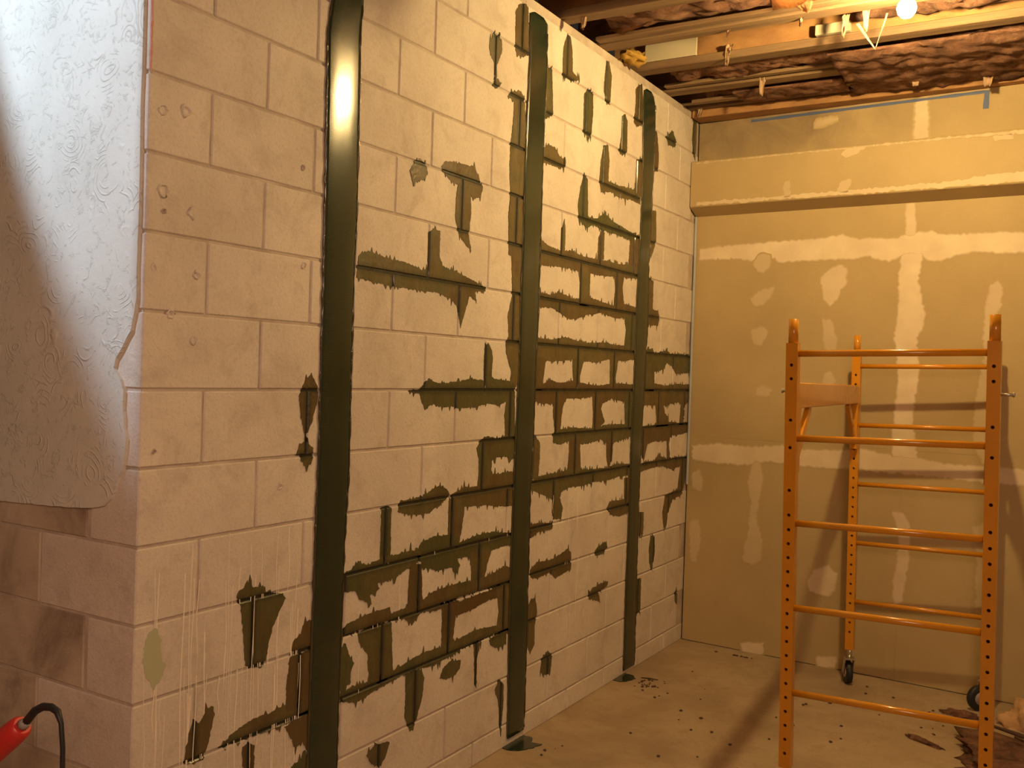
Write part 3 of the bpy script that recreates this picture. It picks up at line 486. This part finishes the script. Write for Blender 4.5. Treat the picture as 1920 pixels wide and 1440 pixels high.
# ------------------------------------------------------------------ plaster on the return face
bm = bmesh.new()
pl = [Vector((a / 1000, b / 1000)) for a, b in PLASTER]
P = densify(pl, 0.02)
P = [Vector((p.x + (0.004 * noise.noise(Vector((p.x * 50, p.y * 50, 2))) if -0.9 < p.x < -0.025 else 0.0), p.y + (0.004 * noise.noise(Vector((p.x * 50, p.y * 50, 9))) if p.y < 3 else 0.0))) for p in P]
f = bm.faces.new([bm.verts.new((p.x, -0.009, p.y)) for p in P])
r = bmesh.ops.extrude_edge_only(bm, edges=f.edges[:])
for v in r['geom']:
    if isinstance(v, bmesh.types.BMVert): v.co.y = 0.004
bmesh.ops.triangulate(bm, faces=bm.faces[:])
tag(obj('plaster_coat', bm, M['plaster'], wn), 'swirl-trowelled white plaster sheet with a broken lower corner')

# ------------------------------------------------------------------ drywall end wall
wb = obj('wall_back', newbox((-0.1, 4.02, 0), (4.5, 4.12, 3.2)), M['dull_wall']); tag(wb, kind='structure')
SEAM_X, SEAM_LO, SEAM_HI = 1.235, 1.245, 2.34
def sheet(x0, x1, z0, z1):
    bm = bmesh.new(); g = 0.0003
    nx = max(2, int((x1 - x0) / 0.1)); nz = max(2, int((z1 - z0) / 0.1))
    L = bm.verts.layers.float.new('upper_tone')
    V = [[bm.verts.new((x0 + g + (x1 - x0 - 2 * g) * i / nx, 0, z0 + g + (z1 - z0 - 2 * g) * k / nz)) for i in range(nx + 1)] for k in range(nz + 1)]
    for row in V:
        for v in row:
            v.co.y = yback(v.co.x)
            v[L] = max(0, min(1, (v.co.z - 2.72) / 0.25)) * max(0.2, min(1, 1.35 - v.co.x / 1.4))  # blotchy darker tone towards the top, strongest at the left end
    for k in range(nz):
        for i in range(nx): bm.faces.new((V[k][i], V[k][i + 1], V[k + 1][i + 1], V[k + 1][i]))
    r = bmesh.ops.extrude_edge_only(bm, edges=[e for e in bm.edges if e.is_boundary])
    for v in r['geom']:
        if isinstance(v, bmesh.types.BMVert): v.co.y += 0.0127
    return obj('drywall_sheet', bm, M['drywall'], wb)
for x0, x1 in ((0.008, SEAM_X), (SEAM_X, SEAM_X + 2.44), (SEAM_X + 2.44, 4.49)):
    for z0, z1 in ((0.004, SEAM_LO), (SEAM_LO, SEAM_HI), (SEAM_HI, 3.135)):
        sheet(x0, x1, z0, z1)
def compound(pts, yfun, parent, amount, seed, feather=0.030, lift=0.0012):
    P = ragged(pts, 0.008, 0.014, seed, 0.0)
    n = len(P); area = sum(P[i].x * P[(i + 1) % n].y - P[(i + 1) % n].x * P[i].y for i in range(n)); sg = 1 if area > 0 else -1
    bm = bmesh.new(); F = bm.verts.layers.float.new('feather'); A = bm.verts.layers.float.new('amount')
    outer = []; inner = []
    for i, p in enumerate(P):
        t = P[(i + 1) % n] - P[i - 1]; nv = Vector((t.y, -t.x)) * sg
        if nv.length: nv.normalize()
        o_ = p + nv * feather * 0.6
        v = bm.verts.new((o_.x, yfun(o_.x) - lift * 0.4, o_.y)); v[F] = 0.0; v[A] = amount; outer.append(v)
        v = bm.verts.new((p.x, yfun(p.x) - lift, p.y)); v[F] = 0.72; v[A] = amount; inner.append(v)
    for i in range(n): bm.faces.new((outer[i], outer[(i + 1) % n], inner[(i + 1) % n], inner[i]))
    def put(p):
        v = bm.verts.new((p.x, yfun(p.x) - lift, p.y)); v[F] = 0.9; v[A] = amount; return v
    fill(bm, P, put)
    return obj('joint_compound', bm, M['drywall'], parent)
AM = [1.0, 1.0, 0.85, 0.75, 0.4, 0.45, 0.6, 0.7, 0.75, 0.4, 0.45, 0.4, 0.5, 0.45, 0.4, 0.35, 0.35, 0.75, 0.8, 0.5, 0.85, 0.75, 0.5, 0.4]
for i, p in enumerate(COMPOUND):
    compound(p, yback, wb, AM[i % len(AM)], 200 + i, lift=0.001 + (i % 6) * 0.0002)
# boxed bulkhead across the wall
YS = 3.83; SOF_Z = 2.612
def ysof(x): return YS - KB * x
bm = bmesh.new()
prof = [(0.13, 2.885), (0.006, 2.885), (0.0, 2.879), (-0.002, SOF_Z + 0.006), (0.003, SOF_Z), (0.108, 2.572), (0.13, 2.572)]
rows = []
for k in range(33):
    x = 0.006 + 4.47 * k / 32
    rows.append([bm.verts.new((x, ysof(x) + dy, z + 0.0015 * noise.noise(Vector((x * 4, z * 9, 0))))) for dy, z in prof])
for A_, B_ in zip(rows, rows[1:]):
    for k in range(len(prof)): bm.faces.new((A_[k], A_[(k + 1) % len(prof)], B_[(k + 1) % len(prof)], B_[k]))
bm.faces.new(rows[0]); bm.faces.new(rows[-1])
sof = obj('bulkhead', bm, M['drywall'], wb); tag(sof, 'boxed drywall bulkhead running across the wall below the joists')
for i, p in enumerate(SOFFIT_COMPOUND):
    compound([(a, min(2872, max(2622, b))) for a, b in p], lambda x: ysof(x) - 0.001, sof, (0.5, 0.45, 0.35, 0.4, 0.7, 0.5)[i], 300 + i, feather=0.008)
# painter's tape under the plate and the loose vinyl strip in the corner
bm = bmesh.new()
for (x0, z0), (xa, za), wd in (((0.33, 3.114), (1.58, 3.118), 0.008), ((1.58, 3.125), (1.577, 3.03), 0.014)):
    d = Vector((xa - x0, za - z0)).normalized(); nn = Vector((-d.y, d.x)); prev = None
    for k in range(26):
        s_ = k / 25; x = x0 + (xa - x0) * s_; z = z0 + (za - z0) * s_
        ww = wd * (1 + 0.45 * noise.noise(Vector((x * 14, z * 14, 3))))
        cur = [bm.verts.new((x + nn.x * ww * q, yback(x) - 0.002 - 0.0012 * (1 - abs(q)), z + nn.y * ww * q)) for q in (-1, 0, 1)]
        if prev:
            for q in (0, 1): bm.faces.new((prev[q], prev[q + 1], cur[q + 1], cur[q]))
        prev = cur
tag(obj('painter_tape', bm, M['tape'], wb), 'blue tape along the top edge of the drywall')
bm = bmesh.new(); prev = None
for k in range(40):
    z = 0.95 + 1.62 * k / 39; wob = 0.004 * noise.noise(Vector((z * 3, 1, 1)))
    cur = [bm.verts.new((0.006, 3.918 + wob, z)), bm.verts.new((0.012, 3.914 + wob, z)), bm.verts.new((0.018, 3.926 + wob, z))]
    if prev:
        for q in (0, 1): bm.faces.new((prev[q], prev[q + 1], cur[q + 1], cur[q]))
    prev = cur
tag(obj('corner_strip', bm, M['vinyl'], wb), 'thin bluish strip down the inside corner')

# ------------------------------------------------------------------ open ceiling: joists, boards, insulation
ce = obj('ceiling', newbox((-0.18, -3.6, 3.50), (4.6, 4.2, 3.56)), M['subfloor']); tag(ce, kind='structure')
JOISTS = [-3.0 + 0.408 * k for k in range(12)] + [1.79, 2.20, 2.60, 3.03, 3.44, 3.80]
for y in JOISTS:
    bm = bmesh.new()
    box(bm, (-0.15, y - 0.044, 3.181), (4.5, y + 0.044, 3.22), 0.003)
    box(bm, (-0.15, y - 0.044, 3.462), (4.5, y + 0.044, 3.50), 0.003)
    j = obj('joist', bm, M['lumber'], ce, (0, y, 3.181))
    obj('joist_web', newbox((-0.14, y - 0.006, 3.22), (4.49, y + 0.006, 3.462)), M['web'], j)
for y, z, wd, x0, x1 in ((2.515, 3.185, 0.05, 0.01, 4.4), (3.35, 3.19, 0.04, 0.02, 3.5), (3.62, 3.165, 0.045, 0.08, 4.3)):
    obj('furring_strip', newbox((x0, y - wd / 2, z), (x1, y + wd / 2, z + 0.019), 0.002), M['lumber'], ce)
for k, y in enumerate([-3.4 + 0.14 * i for i in range(54)]):
    pass
obj('top_plate', newbox((0.01, 3.80, 3.137), (4.48, 3.93, 3.18), 0.003), M['web'], ce)
def lump(name, x0, x1, y0, y1, zc, sag, thick, seed, material, parent, nx=40, ny=10, amp=0.03):
    bm = bmesh.new(); V = []
    for i in range(nx + 1):
        row = []
        for k in range(ny + 1):
            u = i / nx; v = k / ny
            x = x0 + (x1 - x0) * u; y = y0 + (y1 - y0) * v
            e = (math.sin(math.pi * min(1, max(0, v)))) ** 0.5
            en = min(1, 6 * min(u, 1 - u) + 0.15)
            z = zc - sag * e * en * (0.65 + 0.9 * noise.noise(Vector((x * 2.1, seed, 0)))) + amp * noise.noise(Vector((x * 9, y * 14, seed))) + amp * 0.6 * noise.noise(Vector((x * 30, y * 34, seed)))
            row.append(bm.verts.new((x, y, z)))
        V.append(row)
    for i in range(nx):
        for k in range(ny): bm.faces.new((V[i][k], V[i + 1][k], V[i + 1][k + 1], V[i][k + 1])).smooth = True
    r = bmesh.ops.extrude_edge_only(bm, edges=[e for e in bm.edges if e.is_boundary])
    top = [g for g in r['geom'] if isinstance(g, bmesh.types.BMVert)]
    for v in top: v.co.z = zc + thick
    bmesh.ops.contextual_create(bm, geom=[e for e in bm.edges if e.is_boundary])
    return obj(name, bm, material, parent)
BATTS = [
 ((0.25, 4.3, 1.845, 2.145), 3.27, 0.05, 'dark dusty insulation batt in the joist bay in front of the bulb'),
 ((0.1, 1.05, 2.255, 2.545), 3.24, 0.03, 'torn insulation batt with an orange paper flap, beside the top of the middle strap'),
 ((1.12, 4.3, 2.66, 2.97), 3.26, 0.075, 'bright sagging insulation batt just behind the hanging bulb'),
 ((0.10, 4.3, 3.085, 3.385), 3.255, 0.085, 'reddish-brown insulation batt drooping in the joist bay nearer the back wall'),
 ((0.12, 4.3, 3.50, 3.745), 3.245, 0.06, 'reddish insulation batt in the last bay against the back wall'),
]
bat = []
for i, ((x0, x1, y0, y1), zc, sag, lab) in enumerate(BATTS):
    root = thing('insulation_batt', lab, 'insulation', (x0, (y0 + y1) / 2, zc), 'fibre insulation batts between the joists')
    lump('fiber_fill', x0, x1, y0, y1, zc, sag, 0.12, 20 + i, M['insul'], root, int((x1 - x0) * 28), 12)
    bat.append(root)
lump('fiber_fill', 0.95, 4.3, 3.09, 3.79, 3.158, 0.025, 0.012, 41, M['insul'], bat[3], 110, 30, 0.022)
lump('fiber_fill', 0.35, 0.93, 3.50, 3.72, 3.165, 0.010, 0.008, 43, M['insul'], bat[4], 40, 12, 0.015)
lump('fiber_fill', 0.12, 0.75, 3.09, 3.37, 3.215, 0.03, 0.02, 44, M['insul'], bat[3], 30, 14, 0.03)
def flap(name, pts, material, parent, th=0.003, wob=0.01):
    """torn sheet spanned by a quad of world points (a-b top edge, d-c bottom edge)"""
    a, b, c, d = [Vector(p) for p in pts]; bm = bmesh.new(); N = 8; V = []
    nrm = (b - a).cross(d - a).normalized()
    for i in range(N + 1):
        row = []
        for k in range(N + 1):
            u, v = i / N, k / N
            p = a.lerp(b, u).lerp(d.lerp(c, u), v) + nrm * wob * noise.noise((a + Vector((u, v, 0))) * 5)
            if k == N: p += (d - a) * 0.10 * noise.noise(Vector((u * 7, a.x * 9, a.y)))
            row.append(bm.verts.new(p))
        V.append(row)
    for i in range(N):
        for k in range(N): bm.faces.new((V[i][k], V[i + 1][k], V[i + 1][k + 1], V[i][k + 1])).smooth = True
    bmesh.ops.solidify(bm, geom=bm.faces[:], thickness=th)
    return obj(name, bm, material, parent)
flap('paper_facing', [(-0.03, 2.53, 3.27), (0.56, 2.50, 3.31), (0.53, 2.47, 3.28), (0.17, 2.44, 3.175)], M['kraft'], bat[1])
flap('paper_facing', [(0.98, 1.95, 3.25), (1.25, 1.95, 3.25), (1.22, 1.95, 3.0), (1.02, 1.94, 2.97)], M['kraft'], bat[0])
flap('paper_facing', [(1.16, 2.70, 3.15), (1.172, 2.70, 3.155), (1.245, 2.70, 3.035), (1.24, 2.70, 3.03)], M['paper'], bat[2], 0.002)
flap('paper_facing', [(1.282, 2.71, 3.18), (1.29, 2.71, 3.18), (1.249, 2.70, 3.04), (1.243, 2.70, 3.032)], M['paper'], bat[2], 0.002)
flap('paper_facing', [(0.86, 2.44, 3.24), (1.06, 2.45, 3.24), (1.025, 2.44, 3.13), (0.98, 2.45, 3.16)], M['kraft'], bat[1])
obj('blocking_panel', newbox((0.05, 2.985, 3.222), (0.33, 2.999, 3.33), 0.002), M['board'], ce)
obj('blocking_panel', newbox((0.92, 2.965, 3.222), (1.08, 2.995, 3.27), 0.002), M['board'], ce)
bm = bmesh.new()
bmesh.ops.create_icosphere(bm, subdivisions=3, radius=1)
for v in bm.verts:
    n_ = v.co.copy(); v.co = Vector((0.05 + n_.x * 0.06, 2.84 + n_.y * 0.09, 3.20 + n_.z * 0.022)) + n_ * 0.03 * noise.noise(n_ * 3) + n_ * 0.02 * noise.noise(n_ * 7)
tag(obj('foam_lump', bm, M['foam'], ce, smooth=True), 'yellow foam lump stuffed at the joist end')
TUFTS = [(0.50, 2.99, 3.22, 0.035, 0.085, 1), (0.62, 2.62, 3.19, 0.02, 0.05, 1), (0.55, 3.40, 3.2, 0.04, 0.11, 3), (0.95, 2.62, 3.19, 0.02, 0.05, 1), (1.20, 2.70, 3.18, 0.03, 0.07, 2), (1.9, 2.8, 3.19, 0.03, 0.06, 2), (1.10, 2.78, 3.2, 0.03, 0.08, 2), (1.27, 3.62, 3.17, 0.05, 0.06, 4), (1.60, 3.7, 3.16, 0.06, 0.07, 4), (0.10, 2.19, 3.19, 0.035, 0.07, 1), (0.07, 3.78, 3.19, 0.04, 0.07, 4)]
for x, y, z, w_, h_, b_ in TUFTS:
    k = rnd.uniform(-0.012, 0.012)
    flap('paper_tuft', [(x - w_ / 2, y, z + 0.03), (x + w_ / 2, y + 0.01, z + 0.03), (x + w_ * 0.25 + k, y - 0.02, z - h_), (x - w_ * 0.3 + k, y - 0.01, z - h_ * 0.85)], M['paper'], bat[b_], 0.004, 0.03)

# ------------------------------------------------------------------ bulb
BX, BY, BZ = 1.43, 2.30, 3.04
bl = thing('hanging_bulb', 'bare glowing light bulb hanging under the joists at the top edge', 'light bulb', (BX, BY, 3.19))
bm = bmesh.new(); lathe(bm, [(0.004, -0.040), (0.019, -0.036), (0.031, -0.022), (0.036, -0.004), (0.032, 0.014), (0.021, 0.03), (0.014, 0.042)], (BX, BY, BZ), 20)
obj('glass_bulb', bm, M['bulb'], bl)
bm = bmesh.new(); lathe(bm, [(0.0135, 0.040), (0.0145, 0.046), (0.0135, 0.052), (0.0145, 0.058), (0.013, 0.064)], (BX, BY, BZ), 16)
obj('screw_base', bm, M['zinc'], bl)
bm = bmesh.new(); lathe(bm, [(0.019, 0.055), (0.024, 0.062), (0.03, 0.085), (0.05, 0.09), (0.055, 0.097), (0.05, 0.103)], (BX, BY, BZ), 24)
obj('lamp_holder', bm, M['porcelain'], bl)
obj('outlet_box', newbox((BX - 0.05, 2.244, BZ + 0.10), (BX + 0.05, 2.35, 3.22), 0.004), M['zinc'], bl)

# ------------------------------------------------------------------ rolling scaffold
sc = thing('rolling_scaffold', 'orange steel rolling scaffold of two ladder frames with drilled posts', 'scaffold', (1.42, 2.78, 0))
def post(top, bot, wd, z_holes, name='post'):
    """square tube with real holes through its near and far walls"""
    top, bot = Vector(top), Vector(bot); bm = bmesh.new(); h = wd / 2; R_ = 0.0062
    def P(dx, dy, z):
        s = (z - bot.z) / (top.z - bot.z); c = bot.lerp(top, s); return Vector((c.x + dx, c.y + dy, z))
    zs = sorted(z_holes); cell = 0.0254
    cuts = [bot.z] + [v for z in zs for v in (z - cell * 0.99, z + cell * 0.99)] + [top.z]
    side = [(-h, -h), (h, -h), (h, h), (-h, h)]
    rings = [[bm.verts.new(P(dx, dy, z)) for dx, dy in side] for z in cuts]
    for i in range(len(cuts) - 1):
        A, C = rings[i], rings[i + 1]
        hole = i % 2 == 1
        for k in range(4):
            a, b, c, d = A[k], A[(k + 1) % 4], C[(k + 1) % 4], C[k]
            if hole and k == 0:
                zc = (cuts[i] + cuts[i + 1]) / 2
                o8 = [P(R_ * math.cos(math.radians(22.5 + 45 * q)), -h, zc + R_ * math.sin(math.radians(22.5 + 45 * q))) for q in range(8)]
                ov = [bm.verts.new(p) for p in o8]; iv = [bm.verts.new(p + Vector((0, 0.004, 0))) for p in o8]
                for q in range(8): bm.faces.new((ov[q], ov[(q + 1) % 8], iv[(q + 1) % 8], iv[q]))
                # angles: 0:22 1:67 2:112 3:157 4:202 5:247 6:292 7:337
                bm.faces.new((b, c, ov[0], ov[7])); bm.faces.new((c, ov[1], ov[0]))
                bm.faces.new((c, d, ov[2], ov[1])); bm.faces.new((d, ov[3], ov[2]))
                bm.faces.new((d, a, ov[4], ov[3])); bm.faces.new((a, ov[5], ov[4]))
                bm.faces.new((a, b, ov[6], ov[5])); bm.faces.new((b, ov[7], ov[6]))
            else:
                bm.faces.new((a, b, c, d))
    bm.faces.new(rings[0]); bm.faces.new(rings[-1])
    return obj(name, bm, M['orange'], sc)
def stud(base, top, r):
    bm = bmesh.new(); tube(bm, [base, top], r, 14); return obj('post_stud', bm, M['orange'], sc)
HOLES_F = [1.655, 1.605, 1.455, 1.355, 1.20, 1.11] + [1.057 - 0.0508 * k for k in range(17)]
HOLES_R = [1.64, 1.59] + [1.30 - 0.0508 * k for k in range(21)]
HOLES_F = [z for z in HOLES_F if z > 0.23]
FL_T, FL_B = (1.148, 1.91, 1.735), (1.176, 1.91, 0.19)
FR_T, FR_B = (1.806, 1.91, 1.75), (1.830, 1.91, 0.195)
RL_T, RL_B = (1.027, 3.66, 1.76), (1.045, 3.66, 0.19)
RR_T, RR_B = (1.672, 3.66, 1.775), (1.692, 3.66, 0.195)
for T_, B_, hs in ((FL_T, FL_B, HOLES_F), (FR_T, FR_B, [z + 0.012 for z in HOLES_F]), (RL_T, RL_B, HOLES_R), (RR_T, RR_B, HOLES_R)):
    post(T_, B_, 0.042, hs)
    d = (Vector(T_) - Vector(B_)).normalized()
    stud(Vector(T_) - d * 0.01, Vector(T_) + d * 0.088, 0.0175)
def on(T_, B_, z):
    T_, B_ = Vector(T_), Vector(B_); return B_.lerp(T_, (z - B_.z) / (T_.z - B_.z))
for (lt, lb, rt, rb, z0, dz, r, stp) in ((FL_T, FL_B, FR_T, FR_B, 1.698, 0.015, 0.0125, 0.3085), (RL_T, RL_B, RR_T, RR_B, 1.686, 0.012, 0.0125, 0.3105)):
    for k in range(5):
        z = z0 - k * stp
        bm = bmesh.new(); tube(bm, [on(lt, lb, z) + Vector((0.018, 0, 0)), on(rt, rb, z + dz) - Vector((0.018, 0, 0))], r, 14)
        obj('rung', bm, M['orange'], sc)
for (ft, fb, rt, rb, sg, dz) in ((FL_T, FL_B, RL_T, RL_B, 1, 0.0), (FR_T, FR_B, RR_T, RR_B, -1, 0.012)):
    a = on(ft, fb, 1.545 + dz) + Vector((0.004 * sg, 0.0215, 0)); b = on(rt, rb, 1.538 + dz) + Vector((0.004 * sg, -0.0215, 0))
    bm = bmesh.new(); bar(bm, a, b, 0.03, 0.095, Vector((1, 0, 0)))
    bmesh.ops.bevel(bm, geom=bm.edges[:], offset=0.004, segments=1, affect='EDGES')
    rail = obj('side_rail', bm, M['orange'], sc)
    dirn = (b - a).normalized()
    for p, s_ in ((a, 1), (b, -1)):
        bm = bmesh.new(); zt = p.z - 0.045
        q0 = p + dirn * s_ * 0.30; q0.z = zt
        q1 = p + dirn * s_ * 0.012; q1.z = zt - 0.215
        bar(bm, q0, q1, 0.018, 0.035, Vector((1, 0, 0))); obj('diagonal_brace', bm, M['orange'], sc)
        bm = bmesh.new(); q2 = p + dirn * s_ * 0.02
        bar(bm, (q2.x, q2.y, zt), (q2.x, q2.y, zt - 0.24), 0.034, 0.034, Vector((1, 0, 0))); obj('rail_bracket', bm, M['orange'], sc)
for p in ((1.846, 1.935, 1.575), (1.128, 1.935, 1.56)):
    sg = 1 if p[0] > 1.4 else -1
    bm = bmesh.new(); tube(bm, [(p[0] - 0.02 * sg, p[1], p[2]), (p[0] + 0.02 * sg, p[1], p[2])], 0.005, 8)
    lathe(bm, [(0.004, 0.0), (0.009, 0.002), (0.009, 0.006), (0.004, 0.008)], (p[0] + (0.016 if sg > 0 else -0.024), p[1], p[2]), 10, 'x')
    obj('locking_pin', bm, M['zinc'], sc)
def caster(base, ang):
    base = Vector(base); R_ = 0.062
    d = Vector((math.cos(ang), math.sin(ang), 0)); ax = Vector((-d.y, d.x, 0))      # rolling direction, axle
    c = Vector((base.x, base.y, R_)) - d * 0.03
    def along_axle(prof, n=24):
        bm = bmesh.new(); lathe(bm, prof, (0, 0, 0), n, 'x')
        m_ = Matrix.Rotation(math.atan2(ax.y, ax.x), 4, 'Z'); bmesh.ops.transform(bm, matrix=m_, verts=bm.verts)
        bmesh.ops.translate(bm, verts=bm.verts, vec=c); return bm
    root = thing_part('caster', base)
    obj('wheel', along_axle([(0.030, -0.015), (0.056, -0.016), (0.062, -0.010), (0.062, 0.010), (0.056, 0.016), (0.030, 0.015)]), M['rubber'], root)
    obj('wheel_hub', along_axle([(0.012, -0.020), (0.016, -0.018), (0.032, -0.0165), (0.032, 0.0165), (0.016, 0.018), (0.012, 0.020)]), M['hub'], root)
    bm = bmesh.new()
    for s_ in (-1, 1):
        bar(bm, c + ax * 0.024 * s_ - Vector((0, 0, 0.008)), Vector((base.x, base.y, 0.142)) + ax * 0.024 * s_, 0.004, 0.03, ax)
    bar(bm, Vector((base.x, base.y, 0.14)) - ax * 0.026, Vector((base.x, base.y, 0.14)) + ax * 0.026, 0.05, 0.006, d)
    tube(bm, [(base.x, base.y, 0.142), (base.x, base.y, base.z + 0.01)], 0.012, 12)
    obj('fork', bm, M['zinc'], root)
def thing_part(name, loc):
    o = bpy.data.objects.new(name, None); COL.objects.link(o); o.parent = sc; o.empty_display_size = 0.05
    o.location = Vector(loc) - wloc(sc); return o
caster(RL_B, math.radians(-64)); caster(RR_B, math.radians(40)); caster(FL_B, math.radians(70)); caster(FR_B, math.radians(35))

# ------------------------------------------------------------------ red tool handle and its cord, lower left
th = thing('corded_tool', 'red corded tool handle with a grey collar and looping black cord at lower left', 'tool', (-0.95, -0.34, 0.0))
tip = Vector((0.006, -0.30, 0.752)); dv = Vector((-0.94, -0.03, -0.74)).normalized()
bm = bmesh.new(); tube(bm, [tip, tip + dv * 0.012, tip + dv * 0.05, tip + dv * 0.25, tip + dv * 0.30, tip + dv * 0.36], [0.020, 0.027, 0.030, 0.031, 0.036, 0.02], 18)
obj('handle', bm, M['red'], th)
bm = bmesh.new(); L = (tip.z - 0.006) / -dv.z; tube(bm, [tip + dv * 0.34, tip + dv * (L - 0.08), tip + dv * (L - 0.02)], [0.018, 0.018, 0.03], 14)
obj('shaft', bm, M['zinc'], th)
bm = bmesh.new(); tube(bm, [tip - dv * 0.001, tip - dv * 0.012, tip - dv * 0.022], [0.014, 0.012, 0.009], 14)
obj('collar', bm, M['grey'], th)
pts = [tip - dv * 0.016, tip + Vector((0.045, 0, 0.042)), tip + Vector((0.075, 0, 0.058)), tip + Vector((0.105, 0.0, 0.063)), tip + Vector((0.128, 0, 0.058)), tip + Vector((0.142, 0, 0.035)), tip + Vector((0.150, 0, -0.02)), tip + Vector((0.152, 0, -0.12)), tip + Vector((0.148, 0.0, -0.35)), tip + Vector((0.15, -0.01, -0.6)), Vector((0.17, -0.33, 0.03)), Vector((0.22, -0.38, 0.007)), Vector((0.4, -0.6, 0.007)), Vector((0.3, -0.9, 0.007))]
bm = bmesh.new(); tube(bm, pts, [0.010, 0.0095, 0.009, 0.0085, 0.008] + [0.0055] * 9, 10)
obj('cord', bm, M['cord'], th)

# ------------------------------------------------------------------ unseen board added left of the frame, keeping the work lamp off the room
SA = Vector((-0.4345, -0.679, 0)); SD = Vector((0.842, -0.539, 0))
bm = bmesh.new(); bar(bm, SA + SD * 0.37, SA + SD * 0.37 + Vector((0, 0, 3.15)), 0.74, 0.012, SD)
tag(obj('lamp_blocker', bm, M['web'], origin=SA + SD * 0.37), 'tall narrow board added out of view left of the outside corner to block the work lamp', 'board')

# ------------------------------------------------------------------ litter on the floor
def lumpy(name, c, size, seed, material, label, cat, group=None, rot=0.0):
    bm = bmesh.new(); bmesh.ops.create_icosphere(bm, subdivisions=4, radius=1)
    for v in bm.verts:
        n_ = v.co.copy()
        k = 1 + 0.45 * noise.noise(n_ * 1.6 + Vector((seed, 0, 0))) + 0.25 * noise.noise(n_ * 5 + Vector((0, seed, 0)))
        p = Vector((n_.x * size[0] * k, n_.y * size[1] * k, max(0.0, (n_.z * 0.9 + 0.25)) * size[2] * k))
        v.co = Matrix.Rotation(rot, 3, 'Z') @ p + Vector(c)
    return tag(obj(name, bm, material, origin=c, smooth=True), label, cat, group)
lumpy('insulation_scrap', (2.02, 2.95, 0), (0.42, 0.30, 0.05), 3, M['insul'], 'low heap of pinkish insulation lying on the floor right of the near post', 'insulation')
lumpy('insulation_scrap', (1.93, 3.52, 0), (0.13, 0.10, 0.10), 5, M['kraft'], 'crumpled pale brown scrap by the back wall at right', 'insulation')
lumpy('insulation_scrap', (1.60, 3.50, 0), (0.085, 0.03, 0.022), 8, M['insul'], 'small brown insulation tuft on the floor below the right caster', 'insulation')
lumpy('insulation_scrap', (1.50, 3.02, 0), (0.09, 0.02, 0.014), 9, M['insul'], 'thin brown insulation strand on the floor under the lowest rung', 'insulation', rot=-0.5)
for i, (x, y, L, a, r_, lab) in enumerate(((1.86, 3.36, 0.26, -0.5, 0.010, 'dark splinter of wood lying on the floor behind the right post'), (1.93, 3.08, 0.2, -0.7, 0.009, 'short black offcut on the pink heap at right'), (0.15, 3.10, 0.09, 0.2, 0.004, 'small dark stick beside the foot of the farthest strap'))):
    d = Vector((math.cos(a), math.sin(a), 0)) * L / 2; z = r_ * 0.7 if i != 1 else 0.065
    bm = bmesh.new(); tube(bm, [Vector((x, y, z)) - d, Vector((x, y, z + 0.002)), Vector((x, y, z)) + d], [r_ * 0.6, r_, r_ * 0.5], 6)
    tag(obj('wood_splinter', bm, M['debris_dark'], origin=(x, y, 0)), lab, 'wood scrap')
bm = bmesh.new()
SPOT = [((0.16, 3.0), 0.10, 45), ((0.10, 1.95), 0.09, 18), ((1.60, 3.40), 0.14, 40), ((1.62, 3.1), 0.12, 26), ((0.5, 2.6), 0.7, 26), ((1.0, 3.2), 0.6, 14), ((1.85, 3.2), 0.25, 40), ((0.42, 3.86), 0.05, 10)]
for (cx, cy), sp, n in SPOT:
    for i in range(n):
        x = cx + rnd.gauss(0, sp * 0.6); y = min(3.8, cy + rnd.gauss(0, sp * 0.6)); r_ = rnd.uniform(0.0025, 0.008)
        if x < 0.13 or (x > 1.36 and 2.93 < y < 3.12) or (x > 1.5 and (y < 3.45 and x > 1.58 or y > 3.38)): continue
        q = bmesh.ops.create_icosphere(bm, subdivisions=1, radius=r_)['verts']
        for v in q: v.co = Vector((v.co.x * rnd.uniform(0.8, 1.6) + x, v.co.y + y, max(0, v.co.z * 0.7 + r_ * 0.5)))
o = obj('floor_crumbs', bm, M['debris_dark']); tag(o, 'dark crumbs and dust scattered on the concrete floor', 'debris', kind='stuff')
